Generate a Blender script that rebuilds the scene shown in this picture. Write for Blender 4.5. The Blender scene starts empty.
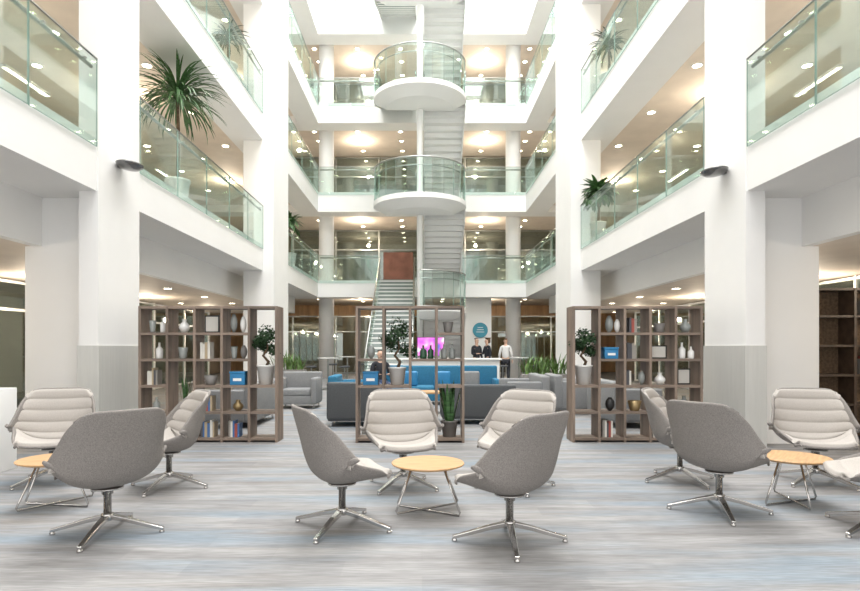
import bpy, math, random
from mathutils import Vector, Matrix
random.seed(7)
scene=bpy.context.scene
COL=scene.collection
F=573.0; H=1.4; VX=422; VY=347

# ------------------------------------------------------------ materials
MATS={}
def mat(name,color,rough=0.5,metal=0.0,var=0.06,scale=6.0,bump=0.0,emit=None,es=0.0,stretch=(1,1,1),color2=None,coat=0.0):
    if name in MATS: return MATS[name]
    m=bpy.data.materials.new(name); m.use_nodes=True
    nt=m.node_tree; b=nt.nodes['Principled BSDF']
    tc=nt.nodes.new('ShaderNodeTexCoord'); mp=nt.nodes.new('ShaderNodeMapping')
    mp.inputs['Scale'].default_value=stretch
    nz=nt.nodes.new('ShaderNodeTexNoise'); nz.inputs['Scale'].default_value=scale; nz.inputs['Detail'].default_value=3
    nt.links.new(tc.outputs['Object'],mp.inputs['Vector']); nt.links.new(mp.outputs['Vector'],nz.inputs['Vector'])
    cr=nt.nodes.new('ShaderNodeValToRGB')
    c=Vector(color)
    c1=c*(1-var); c2=Vector(color2) if color2 else c*(1+var)
    cr.color_ramp.elements[0].color=(*c1,1); cr.color_ramp.elements[1].color=(min(c2[0],1),min(c2[1],1),min(c2[2],1),1)
    cr.color_ramp.elements[0].position=0.35; cr.color_ramp.elements[1].position=0.65
    nt.links.new(nz.outputs['Fac'],cr.inputs['Fac']); nt.links.new(cr.outputs['Color'],b.inputs['Base Color'])
    b.inputs['Roughness'].default_value=rough; b.inputs['Metallic'].default_value=metal
    if coat: b.inputs['Coat Weight'].default_value=coat
    if bump:
        bp=nt.nodes.new('ShaderNodeBump'); bp.inputs['Strength'].default_value=bump; bp.inputs['Distance'].default_value=0.01
        nt.links.new(nz.outputs['Fac'],bp.inputs['Height']); nt.links.new(bp.outputs['Normal'],b.inputs['Normal'])
    if emit:
        b.inputs['Emission Color'].default_value=(*emit,1); b.inputs['Emission Strength'].default_value=es
    MATS[name]=m; return m
def glassmat(name,tint,refl=0.12):
    m=bpy.data.materials.new(name); m.use_nodes=True; nt=m.node_tree
    nt.nodes.clear()
    o=nt.nodes.new('ShaderNodeOutputMaterial'); t=nt.nodes.new('ShaderNodeBsdfTransparent'); g=nt.nodes.new('ShaderNodeBsdfGlossy')
    t.inputs['Color'].default_value=(*tint,1); g.inputs['Roughness'].default_value=0.03; g.inputs['Color'].default_value=(.9,1,.97,1)
    lw=nt.nodes.new('ShaderNodeLayerWeight'); lw.inputs['Blend'].default_value=0.2
    ma=nt.nodes.new('ShaderNodeMath'); ma.operation='MULTIPLY_ADD'; ma.inputs[1].default_value=0.35; ma.inputs[2].default_value=refl*0.5
    mx=nt.nodes.new('ShaderNodeMixShader')
    nt.links.new(lw.outputs['Facing'],ma.inputs[0]); nt.links.new(ma.outputs[0],mx.inputs[0])
    nt.links.new(t.outputs[0],mx.inputs[1]); nt.links.new(g.outputs[0],mx.inputs[2]); nt.links.new(mx.outputs[0],o.inputs[0])
    MATS[name]=m; return m
WHITE=mat('white_plaster',(.81,.81,.80),.6,var=.012,scale=1.5)
SOFFIT=mat('warm_ceiling',(.70,.62,.54),.7,var=.04,scale=2)
BEIGE=mat('beige_wall',(.50,.42,.34),.7,var=.15,scale=1.2)
WOODWALL=mat('wood_panel_wall',(.50,.31,.165),.5,var=.2,scale=4,stretch=(1,1,.15))
CLAD=mat('brushed_metal_cladding',(.56,.56,.535),.45,metal=.1,var=.03,scale=30,stretch=(1,1,.05))
CHROME=mat('chrome',(.60,.585,.57),.18,metal=1.0,var=.02)
STEEL=mat('satin_steel',(.42,.43,.42),.3,metal=1.0,var=.02)
DSTEEL=mat('dark_chrome',(.20,.20,.20),.22,metal=1.0,var=.02)
SHELLM=mat('grey_felt',(.235,.217,.203),.9,var=.2,scale=160,bump=.3)
PADM=mat('light_grey_upholstery',(.43,.40,.37),.9,var=.07,scale=140,bump=.2)
OAK=mat('light_oak',(.52,.315,.155),.4,var=.16,scale=5,stretch=(1,9,1))
SHELFW=mat('grey_brown_wood',(.205,.155,.122),.55,var=.28,scale=9,stretch=(1,1,.12))
SHELFH=mat('grey_brown_wood_board',(.205,.155,.122),.55,var=.28,scale=9,stretch=(.12,1,1))
DARKW=mat('dark_walnut',(.07,.045,.03),.45,var=.3,scale=8)
POTW=mat('white_ceramic',(.80,.80,.78),.25,var=.01)
POTG=mat('grey_stone_pot',(.20,.19,.18),.6,var=.15)
SOIL=mat('soil',(.05,.035,.025),.95,var=.3,scale=40)
BARK=mat('bark',(.13,.085,.05),.9,var=.3,scale=25)
LEAF=mat('leaf_green',(.06,.14,.045),.45,var=.4,scale=14)
LEAFL=mat('leaf_light_green',(.11,.20,.05),.45,var=.4,scale=10)
LEAFD=mat('leaf_dark_green',(.016,.05,.013),.5,var=.4,scale=18)
SNAKE=mat('snake_plant_leaf',(.05,.13,.04),.4,var=.45,scale=12,stretch=(.3,.3,3))
BLUE=mat('bright_blue_card',(.02,.19,.40),.5,var=.05)
BLUEF=mat('blue_fabric',(.025,.155,.27),.85,var=.15,scale=60)
GREYF=mat('dark_grey_fabric',(.085,.09,.095),.9,var=.15,scale=60)
GREYL=mat('mid_grey_fabric',(.23,.235,.24),.9,var=.1,scale=60)
BLACK=mat('black_plastic',(.02,.02,.02),.4,var=.1)
PAPER=mat('paper',(.72,.70,.65),.8,var=.03)
RED=mat('dark_red_panel',(.18,.08,.06),.6,var=.2,scale=2)
TEAL=mat('teal_sign',(.05,.28,.38),.4,var=.05)
TREAD=mat('grey_stair_nosing',(.24,.28,.27),.5,var=.08)
DGLASS=glassmat('partition_glass',(.72,.76,.74),.3)
GLASS=glassmat('clear_balustrade_glass',(.90,.95,.93),.08)
GEDGE=mat('green_glass_edge',(.26,.37,.33),.2,var=.05)
BOTTLE=mat('green_bottle_glass',(.03,.09,.05),.15,var=.1)
LAMPM=mat('lamp_glow',(1,1,1),.5,emit=(1,.87,.66),es=22,var=0)
LINM=mat('linear_lamp_glow',(1,1,1),.5,emit=(1,.90,.74),es=5,var=0)
def screenmat():
    m=bpy.data.materials.new('multicolour_screen_glow'); m.use_nodes=True; nt=m.node_tree; b=nt.nodes['Principled BSDF']
    tc=nt.nodes.new('ShaderNodeTexCoord'); n=nt.nodes.new('ShaderNodeTexNoise'); n.inputs['Scale'].default_value=3.2; n.inputs['Detail'].default_value=1
    r=nt.nodes.new('ShaderNodeValToRGB'); e=r.color_ramp.elements
    e[0].position=.3; e[0].color=(.08,.10,.45,1); e[1].position=.7; e[1].color=(.85,.75,.9,1)
    x=e.new(.45); x.color=(.45,.08,.5,1); x=e.new(.57); x.color=(.7,.2,.55,1)
    nt.links.new(tc.outputs['Object'],n.inputs['Vector']); nt.links.new(n.outputs['Fac'],r.inputs[0])
    nt.links.new(r.outputs[0],b.inputs['Emission Color']); nt.links.new(r.outputs[0],b.inputs['Base Color']); b.inputs['Emission Strength'].default_value=.75
    return m
SCREEN=screenmat()
def booklet(i):
    cols=[(.35,.08,.06),(.06,.15,.35),(.7,.68,.62),(.08,.08,.09),(.3,.28,.25),(.45,.36,.24)]
    return mat('book_cover_%d'%(i%6),cols[i%6],.5,var=.05)

# carpet
def carpet():
    m=bpy.data.materials.new('striped_carpet'); m.use_nodes=True; nt=m.node_tree; b=nt.nodes['Principled BSDF']
    tc=nt.nodes.new('ShaderNodeTexCoord')
    def noise(sx,sy,sc,det=4,off=0):
        mp=nt.nodes.new('ShaderNodeMapping'); mp.inputs['Scale'].default_value=(sx,sy,1); mp.inputs['Location'].default_value=(off,off,0)
        n=nt.nodes.new('ShaderNodeTexNoise'); n.inputs['Scale'].default_value=sc; n.inputs['Detail'].default_value=det
        nt.links.new(tc.outputs['Object'],mp.inputs[0]); nt.links.new(mp.outputs[0],n.inputs['Vector']); return n
    def ramp(n,p0,c0,p1,c1):
        r=nt.nodes.new('ShaderNodeValToRGB'); r.color_ramp.elements[0].position=p0; r.color_ramp.elements[1].position=p1
        r.color_ramp.elements[0].color=(*c0,1); r.color_ramp.elements[1].color=(*c1,1)
        nt.links.new(n.outputs['Fac'],r.inputs[0]); return r
    def mix(a,bb,f,mode='MIX'):
        x=nt.nodes.new('ShaderNodeMix'); x.data_type='RGBA'; x.blend_type=mode
        nt.links.new(a,x.inputs['A']); nt.links.new(bb,x.inputs['B'])
        if isinstance(f,float): x.inputs['Factor'].default_value=f
        else: nt.links.new(f,x.inputs['Factor'])
        return x.outputs['Result']
    base=ramp(noise(.5,5.0,1.6,6),.38,(.235,.229,.228),.62,(.34,.335,.333))
    bluem=ramp(noise(.35,2.4,1.2,7,5.3),.47,(0,0,0),.64,(.75,.75,.75))
    rgb=nt.nodes.new('ShaderNodeRGB'); rgb.outputs[0].default_value=(.225,.283,.335,1)
    c=mix(base.outputs[0],rgb.outputs[0],bluem.outputs[0])
    tanm=ramp(noise(.4,3.1,1.3,7,11.7),.55,(0,0,0),.7,(.7,.7,.7))
    rg2=nt.nodes.new('ShaderNodeRGB'); rg2.outputs[0].default_value=(.245,.217,.195,1)
    c=mix(c,rg2.outputs[0],tanm.outputs[0])
    fine=ramp(noise(2.2,26,2.5,5,2),.4,(.74,.74,.74),.62,(1.0,1.0,1.0))
    c=mix(c,fine.outputs[0],.85,'MULTIPLY')
    br=nt.nodes.new('ShaderNodeTexBrick'); br.inputs['Scale'].default_value=1.0; br.inputs['Brick Width'].default_value=1.0; br.inputs['Row Height'].default_value=.25
    br.inputs['Mortar Size'].default_value=.002; br.inputs['Color1'].default_value=(1,1,1,1); br.inputs['Color2'].default_value=(.84,.85,.87,1); br.inputs['Mortar'].default_value=(.9,.9,.9,1)
    nt.links.new(tc.outputs['Object'],br.inputs['Vector'])
    c=mix(c,br.outputs['Color'],.8,'MULTIPLY')
    nt.links.new(c,b.inputs['Base Color']); b.inputs['Roughness'].default_value=.7
    return m
CARPET=carpet()

# ------------------------------------------------------------ helpers
def obj(name,verts,faces,m,parent=None,smooth=False,loc=(0,0,0),rot=0.0,mids=None):
    me=bpy.data.meshes.new(name); me.from_pydata([tuple(v) for v in verts],[],faces); me.update()
    ms=m if isinstance(m,(list,tuple)) else [m]
    for x in ms: me.materials.append(x)
    if mids:
        for p,i in zip(me.polygons,mids): p.material_index=i
    if smooth:
        for p in me.polygons: p.use_smooth=True
    o=bpy.data.objects.new(name,me); COL.objects.link(o); o.location=loc; o.rotation_euler=(0,0,rot)
    if parent: o.parent=parent
    return o
def root(name,loc,label,cat,rot=0.0,group=None):
    e=bpy.data.objects.new(name,None); COL.objects.link(e); e.location=loc; e.rotation_euler=(0,0,rot); e.empty_display_size=.1
    tag(e,label,cat,group); return e
def tag(o,label,cat,group=None):
    o['label']=label; o['category']=cat
    if group: o['group']=group
    return o
BF=[(0,3,2,1),(4,5,6,7),(0,1,5,4),(1,2,6,5),(2,3,7,6),(3,0,4,7)]
def bv(x0,x1,y0,y1,z0,z1):
    return [(x0,y0,z0),(x1,y0,z0),(x1,y1,z0),(x0,y1,z0),(x0,y0,z1),(x1,y0,z1),(x1,y1,z1),(x0,y1,z1)]
def box(name,x0,x1,y0,y1,z0,z1,m,parent=None,bev=0,seg=3,mids=None,loc=(0,0,0)):
    if x0>x1: x0,x1=x1,x0
    if y0>y1: y0,y1=y1,y0
    o=obj(name,bv(x0,x1,y0,y1,z0,z1),BF,m,parent,mids=mids,loc=loc)
    if bev:
        b=o.modifiers.new('bevel','BEVEL'); b.width=bev; b.segments=seg; b.limit_method='NONE'
        for p in o.data.polygons: p.use_smooth=True
    return o
def struct(o,label=None):
    o['kind']='structure'
    if label: o['label']=label
    return o
def multi(lst):
    V=[];Fc=[]
    for v,f in lst:
        n=len(V); V+=v; Fc+=[tuple(i+n for i in q) for q in f]
    return V,Fc
def lathe(prof,seg=20,cx=0,cy=0,cap=True):
    V=[];Fc=[]
    for r,z in prof:
        for i in range(seg):
            a=2*math.pi*i/seg; V.append((cx+r*math.cos(a),cy+r*math.sin(a),z))
    for j in range(len(prof)-1):
        for i in range(seg):
            k=(i+1)%seg; Fc.append((j*seg+i,j*seg+k,(j+1)*seg+k,(j+1)*seg+i))
    if cap:
        Fc.append(tuple(range(seg-1,-1,-1))); n=(len(prof)-1)*seg; Fc.append(tuple(n+i for i in range(seg)))
    return V,Fc
def tube(pts,rad,seg=8):
    pts=[Vector(p) for p in pts]; n=len(pts); V=[];Fc=[]
    if not isinstance(rad,(list,tuple)): rad=[rad]*n
    for i,p in enumerate(pts):
        t=(pts[min(i+1,n-1)]-pts[max(i-1,0)]).normalized()
        up=Vector((0,0,1)) if abs(t.z)<.9 else Vector((1,0,0))
        a=t.cross(up).normalized(); b=a.cross(t).normalized()
        for k in range(seg):
            th=2*math.pi*k/seg; V.append(tuple(p+(a*math.cos(th)+b*math.sin(th))*rad[i]))
    for i in range(n-1):
        for k in range(seg):
            k2=(k+1)%seg; Fc.append((i*seg+k,(i+1)*seg+k,(i+1)*seg+k2,i*seg+k2))
    Fc.append(tuple(range(seg))); Fc.append(tuple((n-1)*seg+k for k in range(seg-1,-1,-1)))
    return V,Fc
def dup(r,loc,rot=None,label=None,scale=None):
    def cp(o,par):
        c=o.copy(); COL.objects.link(c)
        if par: c.parent=par
        for ch in list(o.children):
            cp(ch,c)
        return c
    c=cp(r,None); c.location=loc
    if rot is not None: c.rotation_euler=(0,0,rot)
    if scale: c.scale=(scale,)*3
    if label: c['label']=label
    return c
def face(dx,dy): return math.atan2(-dx,dy)

# ------------------------------------------------------------ setting
TOP=[4.28,8.1,11.95,15.8]; BOT=[3.56,7.25,11.1,14.95]
W=4.5; XO=11.0; YB=24.8; YW=32.0; Y0=-1.0; ROOF=19.7
struct(box('floor',-XO,XO,-2.5,YW,-.15,0,CARPET),'pale grey carpet with blue and beige streaks')
for s,side in((-1,'left'),(1,'right')):
    struct(box('wall_'+side,s*XO,s*(XO+.15),-2.5,YW+.15,0,ROOF,BEIGE),'warm beige wall')
    for i in range(4):
        struct(box('trim_1',s*W,s*5.4,Y0,YB,BOT[i],TOP[i],WHITE),'white gallery edge beam')
        struct(box('floor_level',s*5.4,s*XO,Y0,YB,TOP[i]-.35,TOP[i]-.01,WHITE),'upper floor slab')
        if i>0:
            struct(box('ceiling',s*5.4,s*XO,Y0,YB,TOP[i]-.55,TOP[i]-.36,SOFFIT),'warm suspended ceiling')
    struct(box('wall_bulkhead_'+side,s*5.5,s*5.65,Y0,YB,2.86,3.56,WHITE),'white bulkhead')
    struct(box('ceiling',s*5.65,s*XO,Y0,YB,2.86,3.0,SOFFIT),'ground floor ceiling')
    struct(box('ceiling',s*5.4,s*5.65,Y0,YB,3.56,3.7,WHITE),'white soffit')
    struct(box('ceiling',s*W,s*XO,-2.5,YW,ROOF,ROOF+.2,WHITE),'roof slab')
for i in range(4):
    struct(box('trim_2',-XO,XO,YB,YB+.9,BOT[i],TOP[i],WHITE),'white gallery edge beam')
    struct(box('floor_level',-XO,XO,YB+.9,YW,TOP[i]-.35,TOP[i]-.01,WHITE),'upper floor slab')
    struct(box('ceiling',-XO,XO,YB+.9,YW,TOP[i]-.55,TOP[i]-.36,SOFFIT),'warm suspended ceiling')
struct(box('wall_back',-XO,XO,YW,YW+.15,0,TOP[0],WOODWALL),'orange wood panelled wall')
struct(box('wall_back',-XO,XO,YW,YW+.15,TOP[0],TOP[3],BEIGE),'warm beige wall')
V=[]
for k in range(12):
    x=-XO+k*2; V.append((bv(x-.05,x+.05,YW-.05,YW+.05,TOP[3],ROOF),BF))
for z in(TOP[3]+.1,TOP[3]+1.9,ROOF-.1): V.append((bv(-XO,XO,YW-.05,YW+.05,z-.05,z+.05),BF))
v,f=multi(V); struct(obj('window_1',v,f,WHITE),'white framed clerestory window')
V=[]
for k in range(14): y=-2+k*2.3; V.append((bv(-W,W,y-.06,y+.06,ROOF,ROOF+.25),BF))
for x in(-2.25,0,2.25): V.append((bv(x-.05,x+.05,-2.5,YW,ROOF+.02,ROOF+.22),BF))
v,f=multi(V); struct(obj('window_2',v,f,WHITE),'white glazed atrium skylight bars')
wn=3
for i in range(0,4):
    z0=0 if i==0 else TOP[i-1]; z1=z0+(2.5 if i==0 else 2.9); xp=9.6 if i else 8.8
    for s in(-1,1):
        V=[]
        for k in range(10):
            y=2+k*2.4; V.append((bv(s*xp-.04,s*xp+.04,y-.03,y+.03,z0,z1+.35),BF))
        for z in(z0+.05,z0+2.2,z1+.3): V.append((bv(s*xp-.03,s*xp+.03,2,23.6,z-.03,z+.03),BF))
        v,f=multi(V); r=struct(obj('window_%d'%wn,v,f,STEEL if i else WHITE),'framed glass office partition')
        g=box('glass_pane',s*xp-.01,s*xp+.01,2.02,23.58,z0+.03,z1+.3,DGLASS,r); wn+=1
for i in range(4):
    z0=0 if i==0 else TOP[i-1]; z1=(2.7 if i==0 else z0+2.9)
    V=[]
    for k in range(9):
        x=-9+k*2.25; V.append((bv(x-.04,x+.04,29.96,30.04,z0,z1+.34),BF))
    for z in(z0+.05,z0+2.2,z1+.3): V.append((bv(-9,9,29.97,30.03,z-.03,z+.03),BF))
    v,f=multi(V); r=struct(obj('window_%d'%wn,v,f,STEEL),'framed glass office partition')
    box('glass_pane',-8.98,8.98,29.99,30.01,z0+.03,z1+.3,DGLASS,r); wn+=1

# columns
for s in(-1,1):
    r=root('column',(s*W,8.5,0),'tall white square column with grey metal base cladding','column',group='atrium columns')
    def cb(n,xa,xb,ya,yb,z0,z1,m): return box(n,s*xa,s*xb,ya,yb,z0,z1,m,r)
    cb('shaft',-.02,.25,-.57,.58,0,ROOF,WHITE)
    cb('pier',.25,1.25,-.2,.58,0,BOT[0],WHITE)
    cb('metal_cladding',-.035,.265,-.585,.595,0,1.42,CLAD)
    r=root('column',(s*4.2,17.1,0),'tall white square column rising through the galleries','column',group='atrium columns')
    box('shaft',0,s*.85,-.9,.9,0,ROOF,WHITE,r)
    xx=-4.35 if s<0 else 4.15
    v,f=lathe([(.34,0),(.34,ROOF)],24)
    o=obj('round_column',v,f,WHITE,smooth=False,loc=(xx,26.1,0)); tag(o,'white round column behind the end gallery railing','column','round columns')
    for p in o.data.polygons: p.use_smooth=len(p.vertices)==4

# ------------------------------------------------------------ railings
clip_mesh=None
def railing(p0,p1,z,side,label):
    global clip_mesh
    p0=Vector((*p0,0)); p1=Vector((*p1,0)); L=(p1-p0).length; d=(p1-p0).normalized(); ang=math.atan2(d.y,d.x)
    r=root('glass_railing',(p0.x,p0.y,z),label,'railing',rot=ang,group='gallery glass railings')
    n=max(1,round(L/1.5)); w=L/n
    for k in range(n):
        box('glass_panel',k*w+.008,(k+1)*w-.008,-.008,.008,-.12,1.08,[GLASS,GEDGE],r,mids=[1,1,0,1,0,1])
    v,f=tube([(0.02,side*.07,.98),(L-.02,side*.07,.98)],.026)
    obj('handrail',v,f,STEEL,r,True)
    if clip_mesh is None:
        o=box('handrail_bracket',-.02,.02,-.01,.07,.965,.985,STEEL); clip_mesh=o.data; bpy.data.objects.remove(o)
    for k in range(n):
        for t in(.2,.8):
            o=bpy.data.objects.new('handrail_bracket',clip_mesh); COL.objects.link(o); o.parent=r; o.location=((k+t)*w,0,0)
            if side<0: o.rotation_euler=(0,0,math.pi)
    obj('glass_cap_rail',bv(0,L,-.012,.012,1.08,1.095),BF,STEEL,r)
for i in range(4):
    z=TOP[i]
    for s in(-1,1):
        x=s*(W-.02)
        sd=1 if s<0 else -1
        lab='clear glass railing with steel handrail on gallery edge'
        railing((x,1.0),(x,7.9),z,sd,lab); railing((x,9.1),(x,16.15),z,sd,lab); railing((x,18.05),(x,YB-.05),z,sd,lab)
    railing((-W+.05,YB-.02),(-1.85,YB-.02),z,1,'clear glass railing on end gallery edge')
    railing((1.75,YB-.02),(W-.05,YB-.02),z,1,'clear glass railing on end gallery edge')

# ------------------------------------------------------------ central stair
st=root('staircase',(-.08,21.0,0),'white central staircase with rounded glass fronted half landings','staircase')
v,f=lathe([(.11,0),(.11,ROOF)],20); o=obj('support_post',v,f,WHITE,st,True)
LZ=[2.8,6.64,10.5,14.33]; R=1.69
def flight(name,xa,xb,ya,za,yb,zb,n=14,tr=False):
    dy=(yb-ya)/n;dz=(zb-za)/n; up=zb>za; th=.09
    V=[];Fc=[];mi=[]
    def bb(b,m_):
        k=len(V); V.extend(b); Fc.extend([tuple(i+k for i in q) for q in BF]); mi.extend([m_]*6)
    for k in range(n):
        zt=za+(k+1)*dz if up else za+k*dz
        y0,y1=ya+k*dy,ya+(k+1)*dy
        bb(bv(xa,xb,y0,y1,max(zt-th,0),zt),0)
        if up: bb(bv(xa,xb,y0,y0+th*.7,max(zt-dz-th,0),zt-th),1 if tr else 0)
        else: bb(bv(xa,xb,y1-th*.7,y1,zt+dz-th,zt-th),0)
        if up: bb(bv(xa,xb,y0-.012,y0,zt-.03,zt+.003),1)
    obj(name,V,Fc,[WHITE,TREAD],st,mids=mi)
    for x in(xa+.02,xb-.02):
        dn=.26 if za>.3 else 0
        obj('stringer',[(x-.02,ya,za-dn),(x+.02,ya,za-dn),(x+.02,yb,zb-.26),(x-.02,yb,zb-.26),(x-.02,ya,za+.06),(x+.02,ya,za+.06),(x+.02,yb,zb+.06),(x-.02,yb,zb+.06)],BF,WHITE,st)
        V=[(x-.008,ya,za+.06),(x+.008,ya,za+.06),(x+.008,yb,zb+.06),(x-.008,yb,zb+.06),(x-.008,ya,za+1.0),(x+.008,ya,za+1.0),(x+.008,yb,zb+1.0),(x-.008,yb,zb+1.0)]
        obj('glass_side',V,BF,GLASS,st)
        vv,ff=tube([(x,ya,za+1.0),(x,yb,zb+1.0)],.028); obj('handrail',vv,ff,STEEL,st,True)
for i,z in enumerate(LZ):
    a0=math.pi*1.5 if i==0 else math.pi
    span=math.pi*2-a0
    def arc(r,n=28): return [(r*math.cos(a0+span*k/n),r*math.sin(a0+span*k/n)) for k in range(n+1)]
    cen=[(0,0)] if i==0 else []
    a=arc(R)+cen; b=arc(R)+cen; c=arc(R*.72)+cen
    n=len(a); V=[(x,y,z) for x,y in a]+[(x,y,z-.17) for x,y in b]+[(x,y,z-.42) for x,y in c]
    Fc=[tuple(range(n)),tuple(range(3*n-1,2*n-1,-1))]
    for k in range(n):
        k2=(k+1)%n
        Fc.append((k,k+n,k2+n,k2)); Fc.append((k+n,k+2*n,k2+2*n,k2+n))
    o=obj('half_landing',V,Fc,WHITE,st)
    ng=6 if i==0 else 12
    g=arc(R-.03,ng)
    for k in range(ng):
        (x0,y0),(x1,y1)=g[k],g[k+1]; q=.02
        ax,ay=x0+(x1-x0)*q,y0+(y1-y0)*q; bx,by=x1-(x1-x0)*q,y1-(y1-y0)*q
        V=[(ax,ay,z),(bx,by,z),(bx*.992,by*.992,z),(ax*.992,ay*.992,z)]
        V=V+[(p[0],p[1],z+1.2) for p in V]
        obj('curved_glass_panel',V,BF,[GLASS,GEDGE],st,mids=[1,1,0,1,0,1])
    v,f=tube([(x,y,z+1.21) for x,y in arc(R-.03)],.026); obj('handrail',v,f,STEEL,st,True)
    v,f=tube([(x,y,z+.95) for x,y in arc(R-.12)],.018); obj('handrail',v,f,STEEL,st,True)
    flo=[0]+TOP
    flight('right_flight',.14,R,0,z,3.8,flo[i])
    if i==0: flight('straight_flight',-R-.05,-.22,-3.1,0,3.8,TOP[0],24,tr=True)
    else: flight('left_flight',-R,-.14,0,z,3.8,flo[i+1],9,tr=True)

# ------------------------------------------------------------ downlights
rv,rf=lathe([(.12,0),(.12,-.015),(.095,-.02)],16,cap=False)
dv,df=lathe([(.094,-.012),(.0935,-.013)],16)
V=rv+dv; Fq=rf+[tuple(i+len(rv) for i in q) for q in df]
proto=None
def downlight(x,y,z,lamp=0,r=1):
    global proto
    if proto is None:
        proto=obj('downlight',V,Fq,[WHITE,LAMPM],mids=[0]*len(rf)+[1]*len(df)); o=proto
        tag(o,'small round recessed ceiling downlight glowing warm white','ceiling light','recessed downlights')
    else:
        o=proto.copy(); COL.objects.link(o)
    o.location=(x,y,z)
    if lamp:
        l=bpy.data.lights.new('downlight_lamp','POINT'); l.energy=lamp; l.color=(1,.84,.65); l.shadow_soft_size=.07
        lo=bpy.data.objects.new('downlight_lamp',l); COL.objects.link(lo); lo.parent=o; lo.location=(0,0,-.45)
for s in(-1,1):
    for i in(1,2,3):
        z=TOP[i]-.55
        for j,x in enumerate((6.0,7.2,8.4)):
            for k in range(8):
                y=5+k*2.5+(j%2)*1.2
                downlight(s*x,y,z,lamp=(75 if (j==1 and k in(1,3,6)) else 0))
    for x in(6.3,8.0):
        for k in range(9):
            y=4.6+k*2.4; downlight(s*x,y,2.86,lamp=(75 if x>7 and k in(1,3,5,7) else 0))
for i in range(4):
    z=TOP[i]-.55
    for y in(26.6,27.8,29.2):
        for k in range(8):
            x=-7.0+k*2.0; downlight(x,y,z,lamp=(90 if y==27.8 and k in(2,5) else 0))
lp=None
for s in(-1,1):
    for i in(1,2,3):
        for k in range(5):
            z=TOP[i]-.55
            if lp is None:
                v1=bv(-.06,.06,-.75,.75,-.06,0); v2=bv(-.045,.045,-.73,.73,-.065,-.06); v,f=multi([(v1,BF),(v2,BF)])
                lp=obj('linear_ceiling_light',v,f,[WHITE,LINM],mids=[0]*6+[1]*6); tag(lp,'slim linear ceiling light glowing warm white','ceiling light','linear ceiling lights'); o=lp
            else: o=lp.copy(); COL.objects.link(o)
            o.location=(s*9.1,6+k*3.6,z)

# ------------------------------------------------------------ chair
def spline(ts,t):
    n=len(ts)-1; t=max(0,min(1,t))*n; i=min(int(t),n-1); u=t-i
    p0=ts[max(i-1,0)];p1=ts[i];p2=ts[i+1];p3=ts[min(i+2,n)]
    return .5*((2*p1)+(-p0+p2)*u+(2*p0-5*p1+4*p2-p3)*u*u+(-p0+3*p1-3*p2+p3)*u**3)
PY=[.34,.24,.06,-.11,-.22,-.275,-.31,-.345,-.375]
PZ=[.40,.385,.365,.365,.43,.55,.69,.83,.955]
PW=[.27,.31,.355,.395,.415,.40,.37,.35,.33]
PL=[.03,.09,.17,.24,.28,.26,.20,.13,.08]
def S(u,v):
    y=spline(PY,v);z=spline(PZ,v);w=spline(PW,v);l=spline(PL,v)
    e=.05; ty=spline(PY,min(v+e,1))-spline(PY,max(v-e,0)); tz=spline(PZ,min(v+e,1))-spline(PZ,max(v-e,0))
    n=math.hypot(ty,tz); ty/=n;tz/=n
    a=abs(u); li=l*a**2.3
    end=0; sq=1
    if v>.72:
        t=(v-.72)/.28; end=-.085*t*t*a**4; sq=1-.10*t**3*a
    if v<.2:
        t=(.2-v)/.2; end=.07*t*t*a**4; sq=1-.08*t**3*a
    x=w*sq*math.copysign(math.sin(a*1.35)/math.sin(1.35),u)
    return Vector((x,y+tz*li+ty*end,z-ty*li+tz*end))
def SN(u,v):
    e=.01
    a=S(min(u+e,1),v)-S(max(u-e,-1),v); b=S(u,min(v+e,1))-S(u,max(v-e,0))
    n=a.cross(b)
    n.normalize()
    if n.z<0 and v<.4: n=-n
    if v>=.4 and n.y<0: n=-n
    return n
def grid(fn,nu,nv):
    Vv=[fn(i/nu,j/nv) for j in range(nv+1) for i in range(nu+1)]
    Fc=[(j*(nu+1)+i,j*(nu+1)+i+1,(j+1)*(nu+1)+i+1,(j+1)*(nu+1)+i) for j in range(nv) for i in range(nu)]
    return Vv,Fc
ch=root('lounge_chair',(0,0,0),'light grey quilted swivel lounge chair with chrome four star base','chair',group='grey lounge chairs')
v,f=grid(lambda a,b:S(a*2-1,b),20,28)
sh=obj('outer_shell',v,f,SHELLM,ch,True)
so=sh.modifiers.new('sol','SOLIDIFY'); so.thickness=.028; so.offset=-1
sb=sh.modifiers.new('sub','SUBSURF'); sb.levels=1; sb.render_levels=1
def pad(v0,v1,k,um,hb=.022,q=.014):
    def fn(a,b):
        u=(a*2-1)*um; vv=v0+(v1-v0)*b
        ed=(1-abs(a*2-1)**12)*(1-abs(b*2-1)**24)
        h=.004+ed*(hb+q*abs(math.sin(math.pi*k*b))**.5)
        return S(u,vv)+SN(u,vv)*h
    return fn
v,f=grid(pad(.01,.43,3,.95,.045),22,36); o=obj('seat',v,f,PADM,ch,True)
v,f=grid(pad(.44,.985,5,.97,.026),22,60); o=obj('backrest',v,f,PADM,ch,True)
v,f=lathe([(.028,.13),(.028,.30),(.04,.30),(.04,.335),(.11,.34),(.11,.352)],20); obj('swivel_column',v,f,CHROME,ch,True)
v,f=lathe([(.035,.10),(.045,.105),(.045,.15),(.035,.155)],20); obj('base_hub',v,f,CHROME,ch,True)
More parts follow.
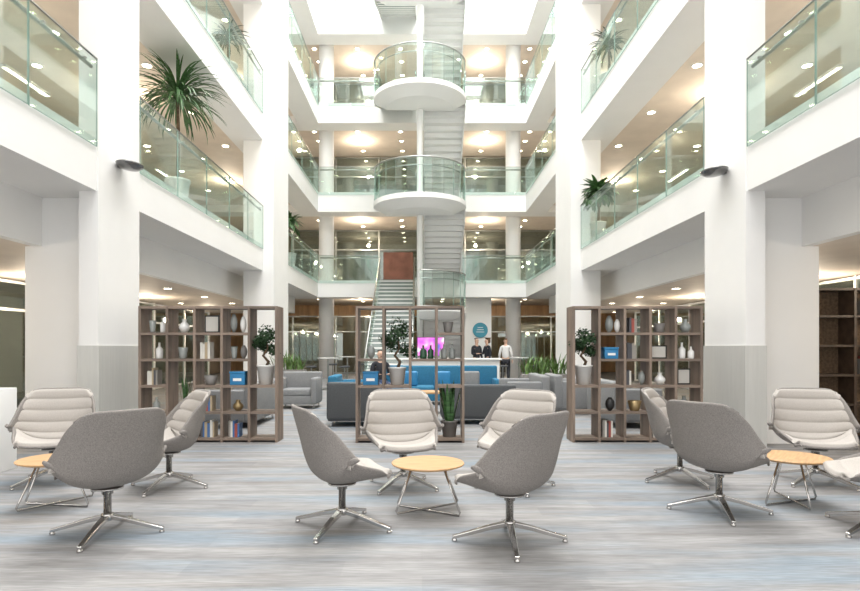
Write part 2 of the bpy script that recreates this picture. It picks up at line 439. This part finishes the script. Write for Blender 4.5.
for k in range(4):
    a=math.radians(45+90*k)
    pts=[(.02,.130),(.15,.102),(.29,.062),(.41,.03)]
    V=[];n=len(pts)
    for i,(r,z) in enumerate(pts):
        w=.026-.0035*i; hh=.018-.002*i
        for sx,sz in((-1,-1),(1,-1),(1,1),(-1,1)):
            V.append((r,sx*w,z+sz*hh))
    Fc=[(0,1,2,3),tuple(4*(n-1)+q for q in(3,2,1,0))]
    for i in range(n-1):
        for q in range(4): q2=(q+1)%4; Fc.append((4*i+q,4*(i+1)+q,4*(i+1)+q2,4*i+q2))
    fv,ff=lathe([(.02,0),(.02,.012),(.012,.028)],12,cx=.397)
    nn=len(V); V+=fv; Fc+=[tuple(i+nn for i in q) for q in ff]
    ca,sa=math.cos(a),math.sin(a); V=[(x*ca-y*sa,x*sa+y*ca,z) for x,y,z in V]
    lg=obj('leg',V,Fc,CHROME,ch); b=lg.modifiers.new('b','BEVEL'); b.width=.004; b.segments=2; b.limit_method='ANGLE'
CH=[(-3.83,5.95,.35,-1),(-2.53,5.73,-.85,-.62),(-2.36,4.30,-.75,.65),(-.62,4.45,.85,.40),(.63,4.12,-.68,.72),
    (-.19,5.75,.22,-1),(.93,5.72,-.62,-.8),(2.70,6.0,.85,-.5),(2.52,4.86,.8,.5),(4.05,5.9,-.3,-1),(3.49,4.35,-.85,.35)]
for i,(x,y,dx,dy) in enumerate(CH):
    if i==0: ch.location=(x,y,0); ch.rotation_euler=(0,0,face(dx,dy))
    else: dup(ch,(x,y,0),face(dx,dy))
# ------------------------------------------------------------ coffee tables
tb=root('coffee_table',(.05,4.88,0),'small round light oak coffee table with chrome wire legs','table',group='round coffee tables')
v,f=lathe([(.27,.392),(.305,.405),(.31,.415),(.305,.42)],48); obj('table_top',v,f,OAK,tb)
for k in range(2):
    a=math.radians(-32+k*64)
    c,s_=math.cos(a),math.sin(a)
    h0=.010+.017*k
    pts=[(-.15*c,-.15*s_,.392),(-.31*c,-.31*s_,h0+.02),(-.30*c,-.30*s_,h0),(.30*c,.30*s_,h0),(.31*c,.31*s_,h0+.02),(.15*c,.15*s_,.392)]
    v,f=tube(pts,.009,10); obj('leg_frame',v,f,CHROME,tb,True)
v,f=lathe([(.16,.385),(.16,.392)],24); obj('top_mount',v,f,CHROME,tb)
dup(tb,(-3.22,5.05,0),.4); dup(tb,(3.32,5.15,0),.9)

# ------------------------------------------------------------ plants
def strips(specs):
    V=[];Fc=[]
    for base,az,L,up,droop,w,n in specs:
        d=Vector((math.cos(az),math.sin(az),0)); side=Vector((-math.sin(az),math.cos(az),0))
        p=Vector(base); ang=up
        for i in range(n+1):
            t=i/n; ww=w*(math.sin(math.pi*min(.12+.88*t,.995)))**.6 if t<1 else .001
            k=len(V); V.append(tuple(p-side*ww/2)); V.append(tuple(p+side*ww/2))
            if i<n: Fc.append((k,k+1,k+3,k+2))
            dirv=d*math.cos(ang)+Vector((0,0,1))*math.sin(ang)
            p=p+dirv*(L/n); ang-=droop/n
    return V,Fc
def potmesh(r,h,name,m,parent):
    v,f=lathe([(r*.72,0),(r*.95,h*.92),(r,h*.92),(r,h),(r*.88,h),(r*.85,h*.9)],24,cap=False)
    f.append(tuple(range(23,-1,-1)))
    o=obj(name,v,f,m,parent,False)
    for p in o.data.polygons: p.use_smooth=len(p.vertices)==4
    v,f=lathe([(.001,h*.88),(r*.87,h*.9)],24,cap=False); obj('soil',v,f,SOIL,parent)
def palm(loc,label,trunk,L,n=90,scale=1,m=LEAF,w=.035,pot=(.25,.5)):
    r=root('potted_palm',loc,label,'plant')
    potmesh(pot[0],pot[1],'plant_pot',POTW,r)
    v,f=tube([(0,0,pot[1]*.8),(.02,0,trunk*.5+.2),(0,.01,trunk)],[.04,.035,.03]); obj('trunk',v,f,BARK,r,True)
    sp=[]
    for k in range(n):
        az=random.uniform(0,6.283); up=random.uniform(-.1,1.5); sp.append(((0,0,trunk-.05+random.uniform(-.1,.1)),az,L*random.uniform(.75,1.1),up,random.uniform(.9,2.1),w,8))
    v,f=strips(sp); obj('foliage',v,f,m,r)
    return r
palm((-4.95,11.6,TOP[0]),'tall arching spiky leaved palm beside the glass railing',2.2,1.08,230,w=.04)
palm((-4.78,20.7,TOP[0]),'leafy potted plant behind the gallery railing',1.6,.6,120,m=LEAF,w=.08)
palm((4.78,15.55,TOP[0]),'bushy green potted plant behind the gallery railing',1.3,.55,260,m=LEAF,w=.11,pot=(.22,.5))
palm((-4.95,14.6,TOP[1]),'dark leafy plant behind the upper gallery railing',1.2,.6,70,m=LEAFD,w=.05)
palm((4.95,15.2,TOP[1]),'dark leafy plant behind the upper gallery railing',1.3,.65,70,m=LEAFD,w=.05)
def snake(loc,label,h,r,pm,n=14,pot=None):
    rt=root('snake_plant',loc,label,'plant'); pot=pot or (r,h*.35)
    potmesh(pot[0],pot[1],'plant_pot',pm,rt)
    sp=[]
    for k in range(n):
        a=random.uniform(0,6.283); rr=random.uniform(0,r*.55)
        sp.append(((rr*math.cos(a),rr*math.sin(a),pot[1]*.85),a,(h-pot[1])*random.uniform(.7,1.08),random.uniform(1.3,1.55),random.uniform(-.05,.12),.05 if h>.6 else .03,6))
    v,f=strips(sp); obj('foliage',v,f,SNAKE,rt)
def bonsai(loc,label,h,tr=1.0,wide=.2,ph=.29):
    rt=root('potted_tree',loc,label,'plant')
    potmesh(.135,ph,'plant_pot',POTW,rt)
    pts=[(0,0,ph-.04),(.04,0,.34),(-.04,0,.43),(.03,0,.54),(0,0,h*.8)]
    v,f=tube(pts,[.026,.024,.02,.016,.01]); obj('trunk',v,f,BARK,rt,True)
    V=[];Fc=[]
    cl=[(0,0,h-.1,.12*tr)]
    for k in range(8):
        a=k*2.4; cl.append((wide*.62*math.cos(a),.1*math.sin(a),.5+(h-.62)*((k*.37)%1),.075*tr+.02))
    for cx,cy,cz,cr_ in cl:
        for q in range(140):
            d=Vector((random.gauss(0,1),random.gauss(0,1),random.gauss(0,.8))).normalized()*cr_*random.uniform(.5,1)
            c=Vector((cx,cy,cz))+d; a=Vector((random.gauss(0,1),random.gauss(0,1),random.gauss(0,1))).normalized()*.022; b=a.cross(d).normalized()*.014
            k=len(V); V+= [tuple(c-a),tuple(c+b),tuple(c+a),tuple(c-b)]; Fc.append((k,k+1,k+2,k+3))
    obj('foliage',V,Fc,LEAFD,rt)

# ------------------------------------------------------------ bookcases
TH=.036; DEP=.36; HT=2.0
def bookcase(x0,x1,y0,n,removed,label):
    r=root('open_bookcase',((x0+x1)/2,y0+DEP/2,0),label,'bookcase',group='wooden divider bookcases')
    w=(x1-x0); cw=(w-TH)/n; L=-w/2
    for k in range(n+1):
        x=L+k*cw; box('upright_panel',x,x+TH,-DEP/2,DEP/2,0,HT,SHELFW,r)
    zs=[]
    for lv in range(6):
        z=.03+lv*(HT-.03-TH)/5; zs.append(z+TH)
        for k in range(n):
            if (k,lv) in removed: continue
            box('shelf_board',L+k*cw+TH,L+(k+1)*cw,-DEP/2+.005,DEP/2-.005,z,z+TH,SHELFH,r)
    cx=[x0+TH/2+(k+.5)*cw for k in range(n)]
    return cx,zs
lab='grey brown wooden open cube bookcase '
c1,zs=bookcase(-4.16,-2.12,8.4,5,{(4,3),(4,4),(1,2)},lab+'with vases and plant')
c2,_=bookcase(-.97,.62,8.36,4,{(1,3),(1,4),(3,1),(2,4),(2,2),(0,4),(0,1)},lab+'with potted bonsai')
c3,_=bookcase(2.21,4.12,8.4,5,{(0,3),(0,4)},lab+'with ornaments')
ym=8.58
bonsai((c1[4],ym,zs[2]),'small dark leaved tree in white tapered pot',.88,1.1)
bonsai((c2[1]+.0,ym,zs[2]),'bonsai tree with twisted trunk in white pot',.96,1.45,.27,ph=.26)
bonsai((c3[0],ym,zs[2]),'small leafy tree in white tapered pot',.84,1.1)
snake((c2[3],ym-.02,zs[0]),'tall snake plant in dark grey pot',.86,.14,POTG,30,pot=(.13,.24))
snake((c1[1],ym,zs[1]),'snake plant in small dark pot',.55,.09,POTG,12,pot=(.08,.13))
def blueb(x,z,w=.22,h=.2):
    r=root('storage_box',(x,ym-.05,z),'bright blue square storage box with white label','box')
    box('box_body',-w/2,w/2,-.1,.1,0,h-.03,BLUE,r,.006); box('lid',-w/2-.006,w/2+.006,-.106,.106,h-.03,h,BLUE,r,.005); box('white_label',-w*.28,w*.28,-.103,-.1,h*.3,h*.5,POTW,r)
blueb(c1[3]+.02,zs[2]); blueb(c2[0],zs[2]); blueb(c3[1],zs[3],.2,.17)
def vase(x,z,h,r,m,style=0,name='vase',label='white ceramic vase'):
    if style==0: pr=[(r*.5,0),(r,h*.35),(r*.9,h*.55),(r*.35,h*.82),(r*.45,h),(r*.35,h),(r*.28,h*.8)]
    elif style==1: pr=[(r*.9,0),(r,h*.1),(r,h*.6),(r*.35,h*.75),(r*.3,h*.95),(r*.36,h),(r*.25,h)]
    elif style==2: pr=[(r*.6,0),(r*.7,h*.1),(r,h),(r*.92,h),(r*.6,h*.15)]
    else: pr=[(r*.3,0),(r*.85,h*.25),(r,h*.5),(r*.85,h*.75),(r*.35,h),(r*.25,h)]
    v,f=lathe(pr,20,cap=False); f.append(tuple(range(19,-1,-1))); f.append(tuple(20*(len(pr)-1)+i for i in range(20)))
    o=obj(name,v,f,m,None,True,loc=(x,ym-.04+random.uniform(-.03,.03),z)); tag(o,label,'vase' if name=='vase' else name,); return o
GLV=mat('smoky_glass',(.28,.30,.29),.1,var=.1)
BRASS=mat('brass',(.33,.24,.12),.35,metal=.6)
vs=[(c1[0],1,.2,.05,GLV,1,'bottle','grey glass bottle on bookcase shelf'),(c1[0]+.02,3,.24,.05,POTW,1,'bottle','white ceramic bottle on shelf'),
(c1[1],4,.2,.08,POTW,0,'vase','white round ceramic vase on shelf'),(c1[1]-.02,3,.17,.07,GLV,2,'vase','smoky glass vase on shelf'),
(c1[3]-.07,4,.28,.05,GLV,3,'vase','tall grey vase on shelf'),(c1[3]+.08,4,.24,.045,POTW,3,'vase','tall white vase on shelf'),
(c1[0],0,.18,.09,BLACK,2,'bowl','black bowl on shelf'),(c1[3],1,.16,.08,BRASS,0,'vase','brass vase on shelf'),
(c1[2],2,.14,.1,POTG,2,'bowl','grey bowl on shelf'),
(c2[0],3,.2,.06,GLV,3,'vase','smoky glass vase on shelf'),(c2[2],3,.2,.05,BOTTLE,1,'bottle','dark green bottle on shelf'),(c2[2]+.11,3,.2,.045,BOTTLE,1,'bottle','dark green bottle on shelf'),
(c2[3]-.08,3,.22,.045,GLV,1,'bottle','clear grey bottle on shelf'),(c2[3]+.04,3,.22,.045,GLV,1,'bottle','clear grey bottle on shelf'),
(c3[1],4,.25,.06,GLV,3,'vase','tall smoky glass vase on shelf'),(c3[1]+.12,4,.2,.045,POTW,3,'vase','slim white vase on shelf'),
(c3[3],2,.18,.08,POTW,0,'vase','round white vase on shelf'),(c3[4]-.05,3,.24,.05,POTW,1,'bottle','white ceramic bottle on shelf'),(c3[4]+.08,3,.18,.045,POTW,1,'bottle','small white ceramic bottle on shelf'),
(c3[2],1,.15,.1,BRASS,2,'bowl','brass bowl on shelf'),(c3[4],1,.22,.07,GLV,0,'vase','smoky vase on shelf'),(c3[1],1,.2,.07,BLACK,3,'vase','black vase on shelf'),(c3[3],4,.14,.09,POTG,2,'bowl','grey bowl on shelf'),
(c1[0]-.06,4,.18,.05,GLV,2,'vase','small smoky glass tumbler on shelf'),(c1[0]+.08,4,.22,.04,POTW,1,'bottle','slim white bottle on shelf'),
(c1[3]-.06,3,.18,.05,GLV,2,'vase','smoky glass tumbler on shelf'),(c1[3]+.09,3,.2,.05,POTG,3,'vase','dark grey vase on shelf'),
(c3[2]+.1,2,.2,.05,GLV,3,'vase','smoky glass vase on shelf'),(c3[4],4,.2,.08,GLV,0,'vase','round smoky glass vase on shelf'),(c2[3]-.02,4,.16,.08,POTG,2,'bowl','grey bowl on shelf')]
for x,l,h,r,m,s_,nm,lb in vs: vase(x,zs[l],h,r,m,s_,nm,lb)
def books(x,z,n,y=None,grp='books on the bookcase shelf',h=.24,lean=0):
    y=ym-.03 if y is None else y
    for k in range(n):
        t=random.uniform(.022,.04); hh=h*random.uniform(.82,1.05); d=.16
        a=(bv(0,.003,-d/2,d/2,0,hh),BF); b=(bv(t-.003,t,-d/2,d/2,0,hh),BF); c=(bv(.003,t-.003,-d/2,-d/2+.003,0,hh),BF); p=(bv(.003,t-.003,-d/2+.003,d/2-.006,.004,hh-.005),BF)
        v,f=multi([a,b,c,p]); o=obj('book',v,f,[booklet(random.randint(0,5)),PAPER],mids=[0]*18+[1]*6,loc=(x,y,z))
        tag(o,'upright hardback book on shelf','book',grp); x+=t+.002
books(c1[2]-.14,zs[3],4); books(c1[2]-.1,zs[1],4); books(c3[2]-.13,zs[3],4); books(c3[3]-.12,zs[0],5); books(c3[2]-.1,zs[4],3)
books(c1[2]-.13,zs[0],6); books(c1[0]-.12,zs[2],5); books(c3[2]-.15,zs[2],3); books(c3[4]-.13,zs[0],5); books(c3[1]-.12,zs[0],5); books(c1[3]-.12,zs[0],5)
def frame(x,z,w,h,label,inner):
    r=root('picture_frame',(x,ym+.0,z),label,'picture frame')
    box('frame_border',-w/2,w/2,-.012,.012,0,h,BLACK,r,.003); box('print',-w/2+.02,w/2-.02,-.016,-.012,.02,h-.02,inner,r)
frame(c1[2],zs[4],.22,.26,'black framed pale print standing on shelf',PAPER); frame(c3[3],zs[3],.24,.2,'black framed pale print standing on shelf',PAPER); frame(c3[4],zs[2],.2,.24,'black framed pale print standing on shelf',PAPER)

# ------------------------------------------------------------ wall lamps
for s in(-1,1):
    r=root('wall_lamp',(s*(W-.022),8.45,4.07 if s<0 else 3.98),'oval chrome wall uplight on white column','wall lamp',group='column wall lamps')
    v,f=lathe([(.05,-.06),(.13,-.04),(.18,0),(.185,.025),(.15,.02)],24); o=obj('lamp_shade',v,f,DSTEEL,r,True,loc=(-s*.17,0,0)); o.scale=(.95,1.25,.9)
    v,f=lathe([(.14,.012),(.145,.03),(.10,.045)],24); o=obj('lamp_glass',v,f,POTW,r,True,loc=(-s*.17,0,0)); o.scale=(.95,1.25,.9)
    box('bracket',0,-s*.06,-.03,.03,-.03,.03,DSTEEL,r)

# ------------------------------------------------------------ sofas etc
def sofa(loc,rot,w,d,h,m,label,seats=2,cush=None):
    r=root('sofa' if w>1.1 else 'armchair',(loc[0],loc[1],0),label,'sofa' if w>1.1 else 'armchair',rot=rot)
    aw=.14
    box('base',-w/2+.02,w/2-.02,-d/2+.02,d/2-.02,.1,.3,m,r,.02)
    box('backrest',-w/2,w/2,-d/2,-d/2+.18,.12,h,m,r,.04)
    for sx in(-1,1): box('armrest',sx*w/2,sx*(w/2-aw),-d/2+.16,d/2,.12,h-.12 if h<.85 else .62,m,r,.035)
    cw=(w-2*aw)/seats
    for k in range(seats):
        box('seat_cushion',-w/2+aw+k*cw+.005,-w/2+aw+(k+1)*cw-.005,-d/2+.17,d/2-.01,.29,.45,m,r,.04)
    for sx in(-1,1):
        for sy in(-1,1):
            v,f=lathe([(.015,0),(.022,.12)],10,cx=sx*(w/2-.08),cy=sy*(d/2-.08)); obj('leg',v,f,CHROME,r)
    return r
sofa((-2.85,13.3),math.pi,.95,.8,.82,GREYL,'mid grey boxy armchair with chrome feet',1)
sofa((-1.22,10.4),0,.9,.8,.78,GREYF,'dark grey boxy armchair seen from behind',1)
sofa((1.02,10.7),0,1.35,.8,.72,GREYF,'dark grey two seat sofa seen from behind',2)
sofa((2.15,12.2),math.pi/2,1.4,.85,.82,GREYL,'mid grey two seat sofa',2)
sofa((3.15,12.3),-math.pi/2,1.0,.85,.82,GREYL,'mid grey boxy armchair with chrome feet',1)
sofa((-1.55,12.3),-math.pi/2,.95,.8,.80,BLUEF,'blue boxy armchair with chrome feet',1)
sofa((-3.3,10.6),math.pi/2,1.6,.85,.78,GREYL,'mid grey two seat sofa behind bookcase',2)
sofa((3.7,10.6),-math.pi/2,1.6,.85,.8,GREYL,'mid grey two seat sofa behind bookcase',2)
sofa((.3,14.2),math.pi,3.2,.85,.93,BLUEF,'long blue banquette sofa',4)
for k,(x,m) in enumerate([(-.3,BLUE),(.5,BLUE),(1.2,GREYL)]):
    o=box('cushion',-.2,.2,-.06,.06,0,.36,m,None,.05,4,loc=(x,13.94,.452)); tag(o,'square scatter cushion on the blue sofa','cushion','scatter cushions')
r=root('low_table',(.05,12.1,0),'rectangular light oak low table on steel legs','table')
box('table_top',-.45,.45,-.3,.3,.43,.47,OAK,r,.005)
for sx in(-1,1):
    for sy in(-1,1): box('leg',sx*.4-.015,sx*.4+.015,sy*.25-.015,sy*.25+.015,0,.43,STEEL,r)
def planter(x,y,w,h,label):
    r=root('planter_box',(x,y,0),label,'planter')
    box('planter_body',-w/2,w/2,-.2,.2,0,h,POTG,r,.01)
    sp=[]
    for k in range(int(w*110)):
        sp.append(((random.uniform(-w/2+.05,w/2-.05),random.uniform(-.15,.15),h-.02),random.uniform(0,6.28),random.uniform(.3,.6),random.uniform(1.0,1.5),random.uniform(0,.9),.035,5))
    v,f=strips(sp); obj('foliage',v,f,LEAFL,r)
planter(2.95,13.8,1.1,.75,'grey planter box full of upright green leaves')
planter(-3.55,15.2,.9,.8,'grey planter box with green leaves')
# reception bar
r=root('bar_counter',(.85,16.9,0),'white bar counter with pale worktop','counter')
box('counter_body',-1.4,1.4,-.3,.3,0,1.02,WHITE,r,.01); box('worktop',-1.46,1.46,-.38,.38,1.02,1.07,POTW,r,.008)
for k in range(9):
    pr=[(.035,0),(.037,.17),(.013,.23),(.013,.3),(.016,.3)]
    v,f=lathe(pr,12); o=obj('bottle',v,f,[BOTTLE,POTW][0] if k%3 else GLV,None,True,loc=(-.3+k*.14,16.8,1.071)); tag(o,'glass bottle standing on the bar counter','bottle','bottles on the bar')
r=root('television',(.28,18.2,0),'wall screen glowing purple on a slim stand','television')
box('screen_bezel',-.44,.44,-.03,.03,1.1,1.72,BLACK,r,.01); box('screen',-.42,.42,-.035,-.03,1.12,1.70,SCREEN,r)
box('stand_post',-.04,.04,0.03,.1,0,1.5,STEEL,r); box('stand_foot',-.3,.3,-.2,.25,0,.03,STEEL,r,.005)
struct(box('wall_partition',1.75,3.1,25.6,25.75,0,TOP[0]-.56,WHITE),'white partition wall')
v,f=lathe([(.33,0),(.34,.01),(.33,.03)],32); o=obj('round_sign',v,f,TEAL,None,loc=(2.6,25.58,2.15)); o.rotation_euler=(math.pi/2,0,0); tag(o,'round teal sign with white stripes on white wall','sign')
for k,z in enumerate((-.08,.02,.12)):
    b=box('sign_stripe',-.18+.03*k,.18-.03*k,z-.012,z+.012,.031,.034,POTW,o)
o=box('wall_panel',-1.95,-.45,28.9,29.0,TOP[0],TOP[0]+1.9,RED); tag(o,'dark red panel standing on the gallery','wall panel')
def hightable(x,y):
    r=root('high_table',(x,y,0),'tall round pedestal table','table')
    v,f=lathe([(.35,1.02),(.36,1.05)],28); obj('table_top',v,f,POTW,r)
    v,f=lathe([(.25,0),(.25,.02),(.03,.04),(.03,1.02)],20); obj('pedestal',v,f,STEEL,r)
    for dx in(-.55,.55):
        q=root('bar_stool',(x+dx,y,0),'slim bar stool with dark seat','stool',group='bar stools')
        v,f=lathe([(.15,.72),(.18,.75),(.17,.78)],20); obj('seat',v,f,GREYF,q)
        v,f=lathe([(.2,0),(.2,.015),(.02,.03),(.02,.72)],16); obj('pedestal',v,f,STEEL,q)
hightable(-3.1,18.9); hightable(-2.8,21.5); hightable(3.3,19.5)

r=root('low_cabinet',(-5.02,6.4,0),'white low storage cabinet','cabinet')
box('body',-.35,.32,-.25,.25,0,.93,WHITE,r,.005); box('door',-.33,-.02,-.265,-.25,.05,.9,POTW,r,.003); box('door',-.0,.31,-.265,-.25,.05,.9,POTW,r,.003)
HB=2.3
r=root('tall_bookcase',(6.6,8.9,0),'dark wooden tall bookcase with books','bookcase')
box('back_panel',-.85,.85,.16,.18,0,HB,BARK,r)
for x in(-.85,-.02,.81): box('upright_panel',x,x+.04,-.18,.16,0,HB,DARKW,r)
for z in(.05,.5,.95,1.4,1.85,HB-.035):
    box('shelf_board',-.81,-.02,-.17,.16,z,z+.035,DARKW,r); box('shelf_board',.02,.81,-.17,.16,z,z+.035,DARKW,r)
for z in (.985,1.885):
    books(6.6-.7,z,4,8.85,'books in the dark bookcase',.27); books(6.6+.15,z,3,8.85,'books in the dark bookcase',.27)

# ------------------------------------------------------------ people
SKIN=mat('skin',(.62,.40,.30),.55,var=.04); HAIR=mat('dark_hair',(.03,.02,.015),.6,var=.2); HAIRB=mat('brown_hair',(.14,.08,.04),.6,var=.2)
DARKC=mat('dark_cloth',(.025,.027,.035),.9,var=.15); WHITEC=mat('white_cloth',(.75,.75,.75),.9,var=.03); JEAN=mat('navy_cloth',(.04,.06,.12),.9,var=.15)
def skin(name,verts,edges,rad,m,parent,rootv=0,lv=2):
    me=bpy.data.meshes.new(name); me.from_pydata(verts,edges,[]); o=bpy.data.objects.new(name,me); COL.objects.link(o); o.parent=parent
    me.materials.append(m)
    s_=o.modifiers.new('skin','SKIN'); s_.use_smooth_shade=True
    for i,rr in enumerate(rad):
        d=me.skin_vertices[0].data[i]; d.radius=rr if isinstance(rr,tuple) else (rr,rr); d.use_root=(i==rootv)
    ss=o.modifiers.new('sub','SUBSURF'); ss.levels=lv; ss.render_levels=lv
    return o
def person(loc,rot,label,shirt,trous,hair,seated=False,long=False,arm=0):
    r=root('person',loc,label,'person',rot=rot)
    V=[];E=[];Rr=[]
    def add(p,rad,par=None):
        V.append(p);Rr.append(rad)
        if par is not None:E.append((par,len(V)-1))
        return len(V)-1
    hz=.52 if seated else .93
    pel=add((0,0,hz),(.14,.10)); wa=add((0,.0,hz+.16),(.125,.09),pel); che=add((0,0,hz+.34),(.15,.10),wa); sh_=add((0,0,hz+.48),(.10,.07),che)
    nk=add((0,.01,hz+.55),.05,sh_); hd0=add((0,.02,hz+.63),(.065,.075),nk); hd1=add((0,.02,hz+.72),(.08,.095),hd0); hd2=add((0,.015,hz+.79),(.06,.07),hd1)
    arms=[];legs=[]
    for s in(-1,1):
        a=add((s*.17,0,hz+.46),.052,sh_)
        if arm and s==1 or seated: el=(s*.24,.06,hz+.2); wr=(s*.15,.28,hz+.22)
        else: el=(s*.24,-.02,hz+.18); wr=(s*.25,.06,hz-.06)
        e=add(el,.04,a); w=add(wr,.026,e)
        dv=(Vector(wr)-Vector(el)).normalized(); pm=Vector(wr)+dv*.07; p=add(tuple(pm),(.032,.02),w)
        for q in range(4):
            off=Vector((0,1,0)) if abs(dv.z)>.5 else Vector((1,0,0))
            b=pm+off*(q-1.5)*.018; k1=add(tuple(b+dv*.04),.009,p); add(tuple(b+dv*(.07+.008*(1-abs(q-1.3)))+Vector((-s*.012,0,0))),.007,k1)
        off=Vector((0,1,0)) if abs(dv.z)>.5 else Vector((-s,0,0))
        add(tuple(Vector(wr)+dv*.06+off*.05),.009,w)
        arms.append(((s*.17,0,hz+.46),el,wr))
        if seated: kn=(s*.12,.45,.5); an=(s*.12,.46,.1); hp=(s*.1,.04,hz-.02)
        else: kn=(s*.11,.02,.5); an=(s*.11,-.01,.09); hp=(s*.1,0,hz-.08)
        h_=add(hp,.085,pel); k_=add(kn,.06,h_); a_=add(an,.04,k_); f_=add((an[0],an[1]+.06,.04),.038,a_); add((an[0]*1.1,an[1]+.16,.03),.03,f_)
        legs.append((hp,kn,an))
    skin('body',V,E,Rr,SKIN,r)
    V2=[(0,0,hz-.02),(0,0,hz+.16),(0,0,hz+.34),(0,0,hz+.49)];E2=[(0,1),(1,2),(2,3)];R2=[(.165,.12),(.15,.112),(.172,.122),(.10,.085)]
    for A in arms:
        k=len(V2); V2+=[A[0],A[1],tuple(Vector(A[1]).lerp(Vector(A[2]),.9))]; E2+=[(3,k),(k,k+1),(k+1,k+2)]; R2+=[.066,.052,.038]
    skin('shirt',V2,E2,R2,shirt,r)
    V3=[(0,0,hz-.01)];E3=[];R3=[(.16,.12)]
    for A in legs:
        k=len(V3); V3+=[A[0],A[1],A[2]];E3+=[(0,k),(k,k+1),(k+1,k+2)];R3+=[.10,.075,.058]
    skin('trousers',V3,E3,R3,trous,r)
    for A in legs:
        an=A[2]; skin('shoe',[(an[0],an[1]-.03,.045),(an[0],an[1]+.07,.045),(an[0]*1.1,an[1]+.18,.035)],[(0,1),(1,2)],[.045,.047,.035],BLACK,r)
    hv=[(0,-.005,hz+.74),(0,-.005,hz+.81)];he=[(0,1)];hr=[(.092,.10),(.075,.085)]
    if long: hv.append((0,-.06,hz+.60)); he.append((0,2)); hr.append((.08,.045))
    o=skin('hair',hv,he,hr,hair,r); o.location=(0,-.022,.012)
    for sx in(-1,1):
        v,f=lathe([(.002,-.009),(.009,0),(.002,.009)],8); obj('eye',v,f,BLACK,r,True,loc=(sx*.03,.108,hz+.715))
        v,f=lathe([(.004,-.025),(.014,0),(.004,.025)],8); obj('ear',v,f,SKIN,r,True,loc=(sx*.082,.015,hz+.70))
    obj('nose',[(-.012,.105,hz+.675),(.012,.105,hz+.675),(0,.135,hz+.68),(0,.105,hz+.72)],[(0,1,2),(0,2,3),(1,3,2),(0,3,1)],SKIN,r)
    box('mouth',-.022,.022,.1,.106,hz+.645,hz+.652,RED,r)
person((2.08,21.9,0),face(.6,-1),'standing person in dark jacket and dark trousers',DARKC,DARKC,HAIR,arm=1)
person((2.62,23.0,0),face(-1,-.4),'standing person in dark top turned to another person',DARKC,JEAN,HAIRB,long=True,arm=1)
person((3.3,22.6,0),face(.2,1),'standing person in white shirt seen from behind',WHITEC,DARKC,HAIRB)
person((-1.02,14.0,-.0),face(.3,-1),'seated person in dark top on the blue sofa',DARKC,JEAN,HAIR,seated=True)

# ------------------------------------------------------------ lights / world / camera
w=bpy.data.worlds.new('World'); scene.world=w; w.use_nodes=True
bg=w.node_tree.nodes['Background']; bg.inputs[0].default_value=(1,.98,.96,1); bg.inputs[1].default_value=1.65
l=bpy.data.lights.new('skylight','AREA'); l.shape='RECTANGLE'; l.size=8.8; l.size_y=30; l.energy=7600; l.color=(1,.99,.975)
lo=bpy.data.objects.new('skylight',l); COL.objects.link(lo); lo.location=(0,12,ROOF+.6)
cam=bpy.data.cameras.new('Camera'); cam.sensor_width=36; cam.lens=F/860*36; cam.shift_y=(VY-295.5)/860; cam.shift_x=(430-VX)/860
cam.clip_end=200
co=bpy.data.objects.new('Camera',cam); COL.objects.link(co); co.location=(0,0,H); co.rotation_euler=(math.pi/2,0,0)
scene.camera=co
scene.view_settings.view_transform='Standard'
scene.view_settings.exposure=0.16
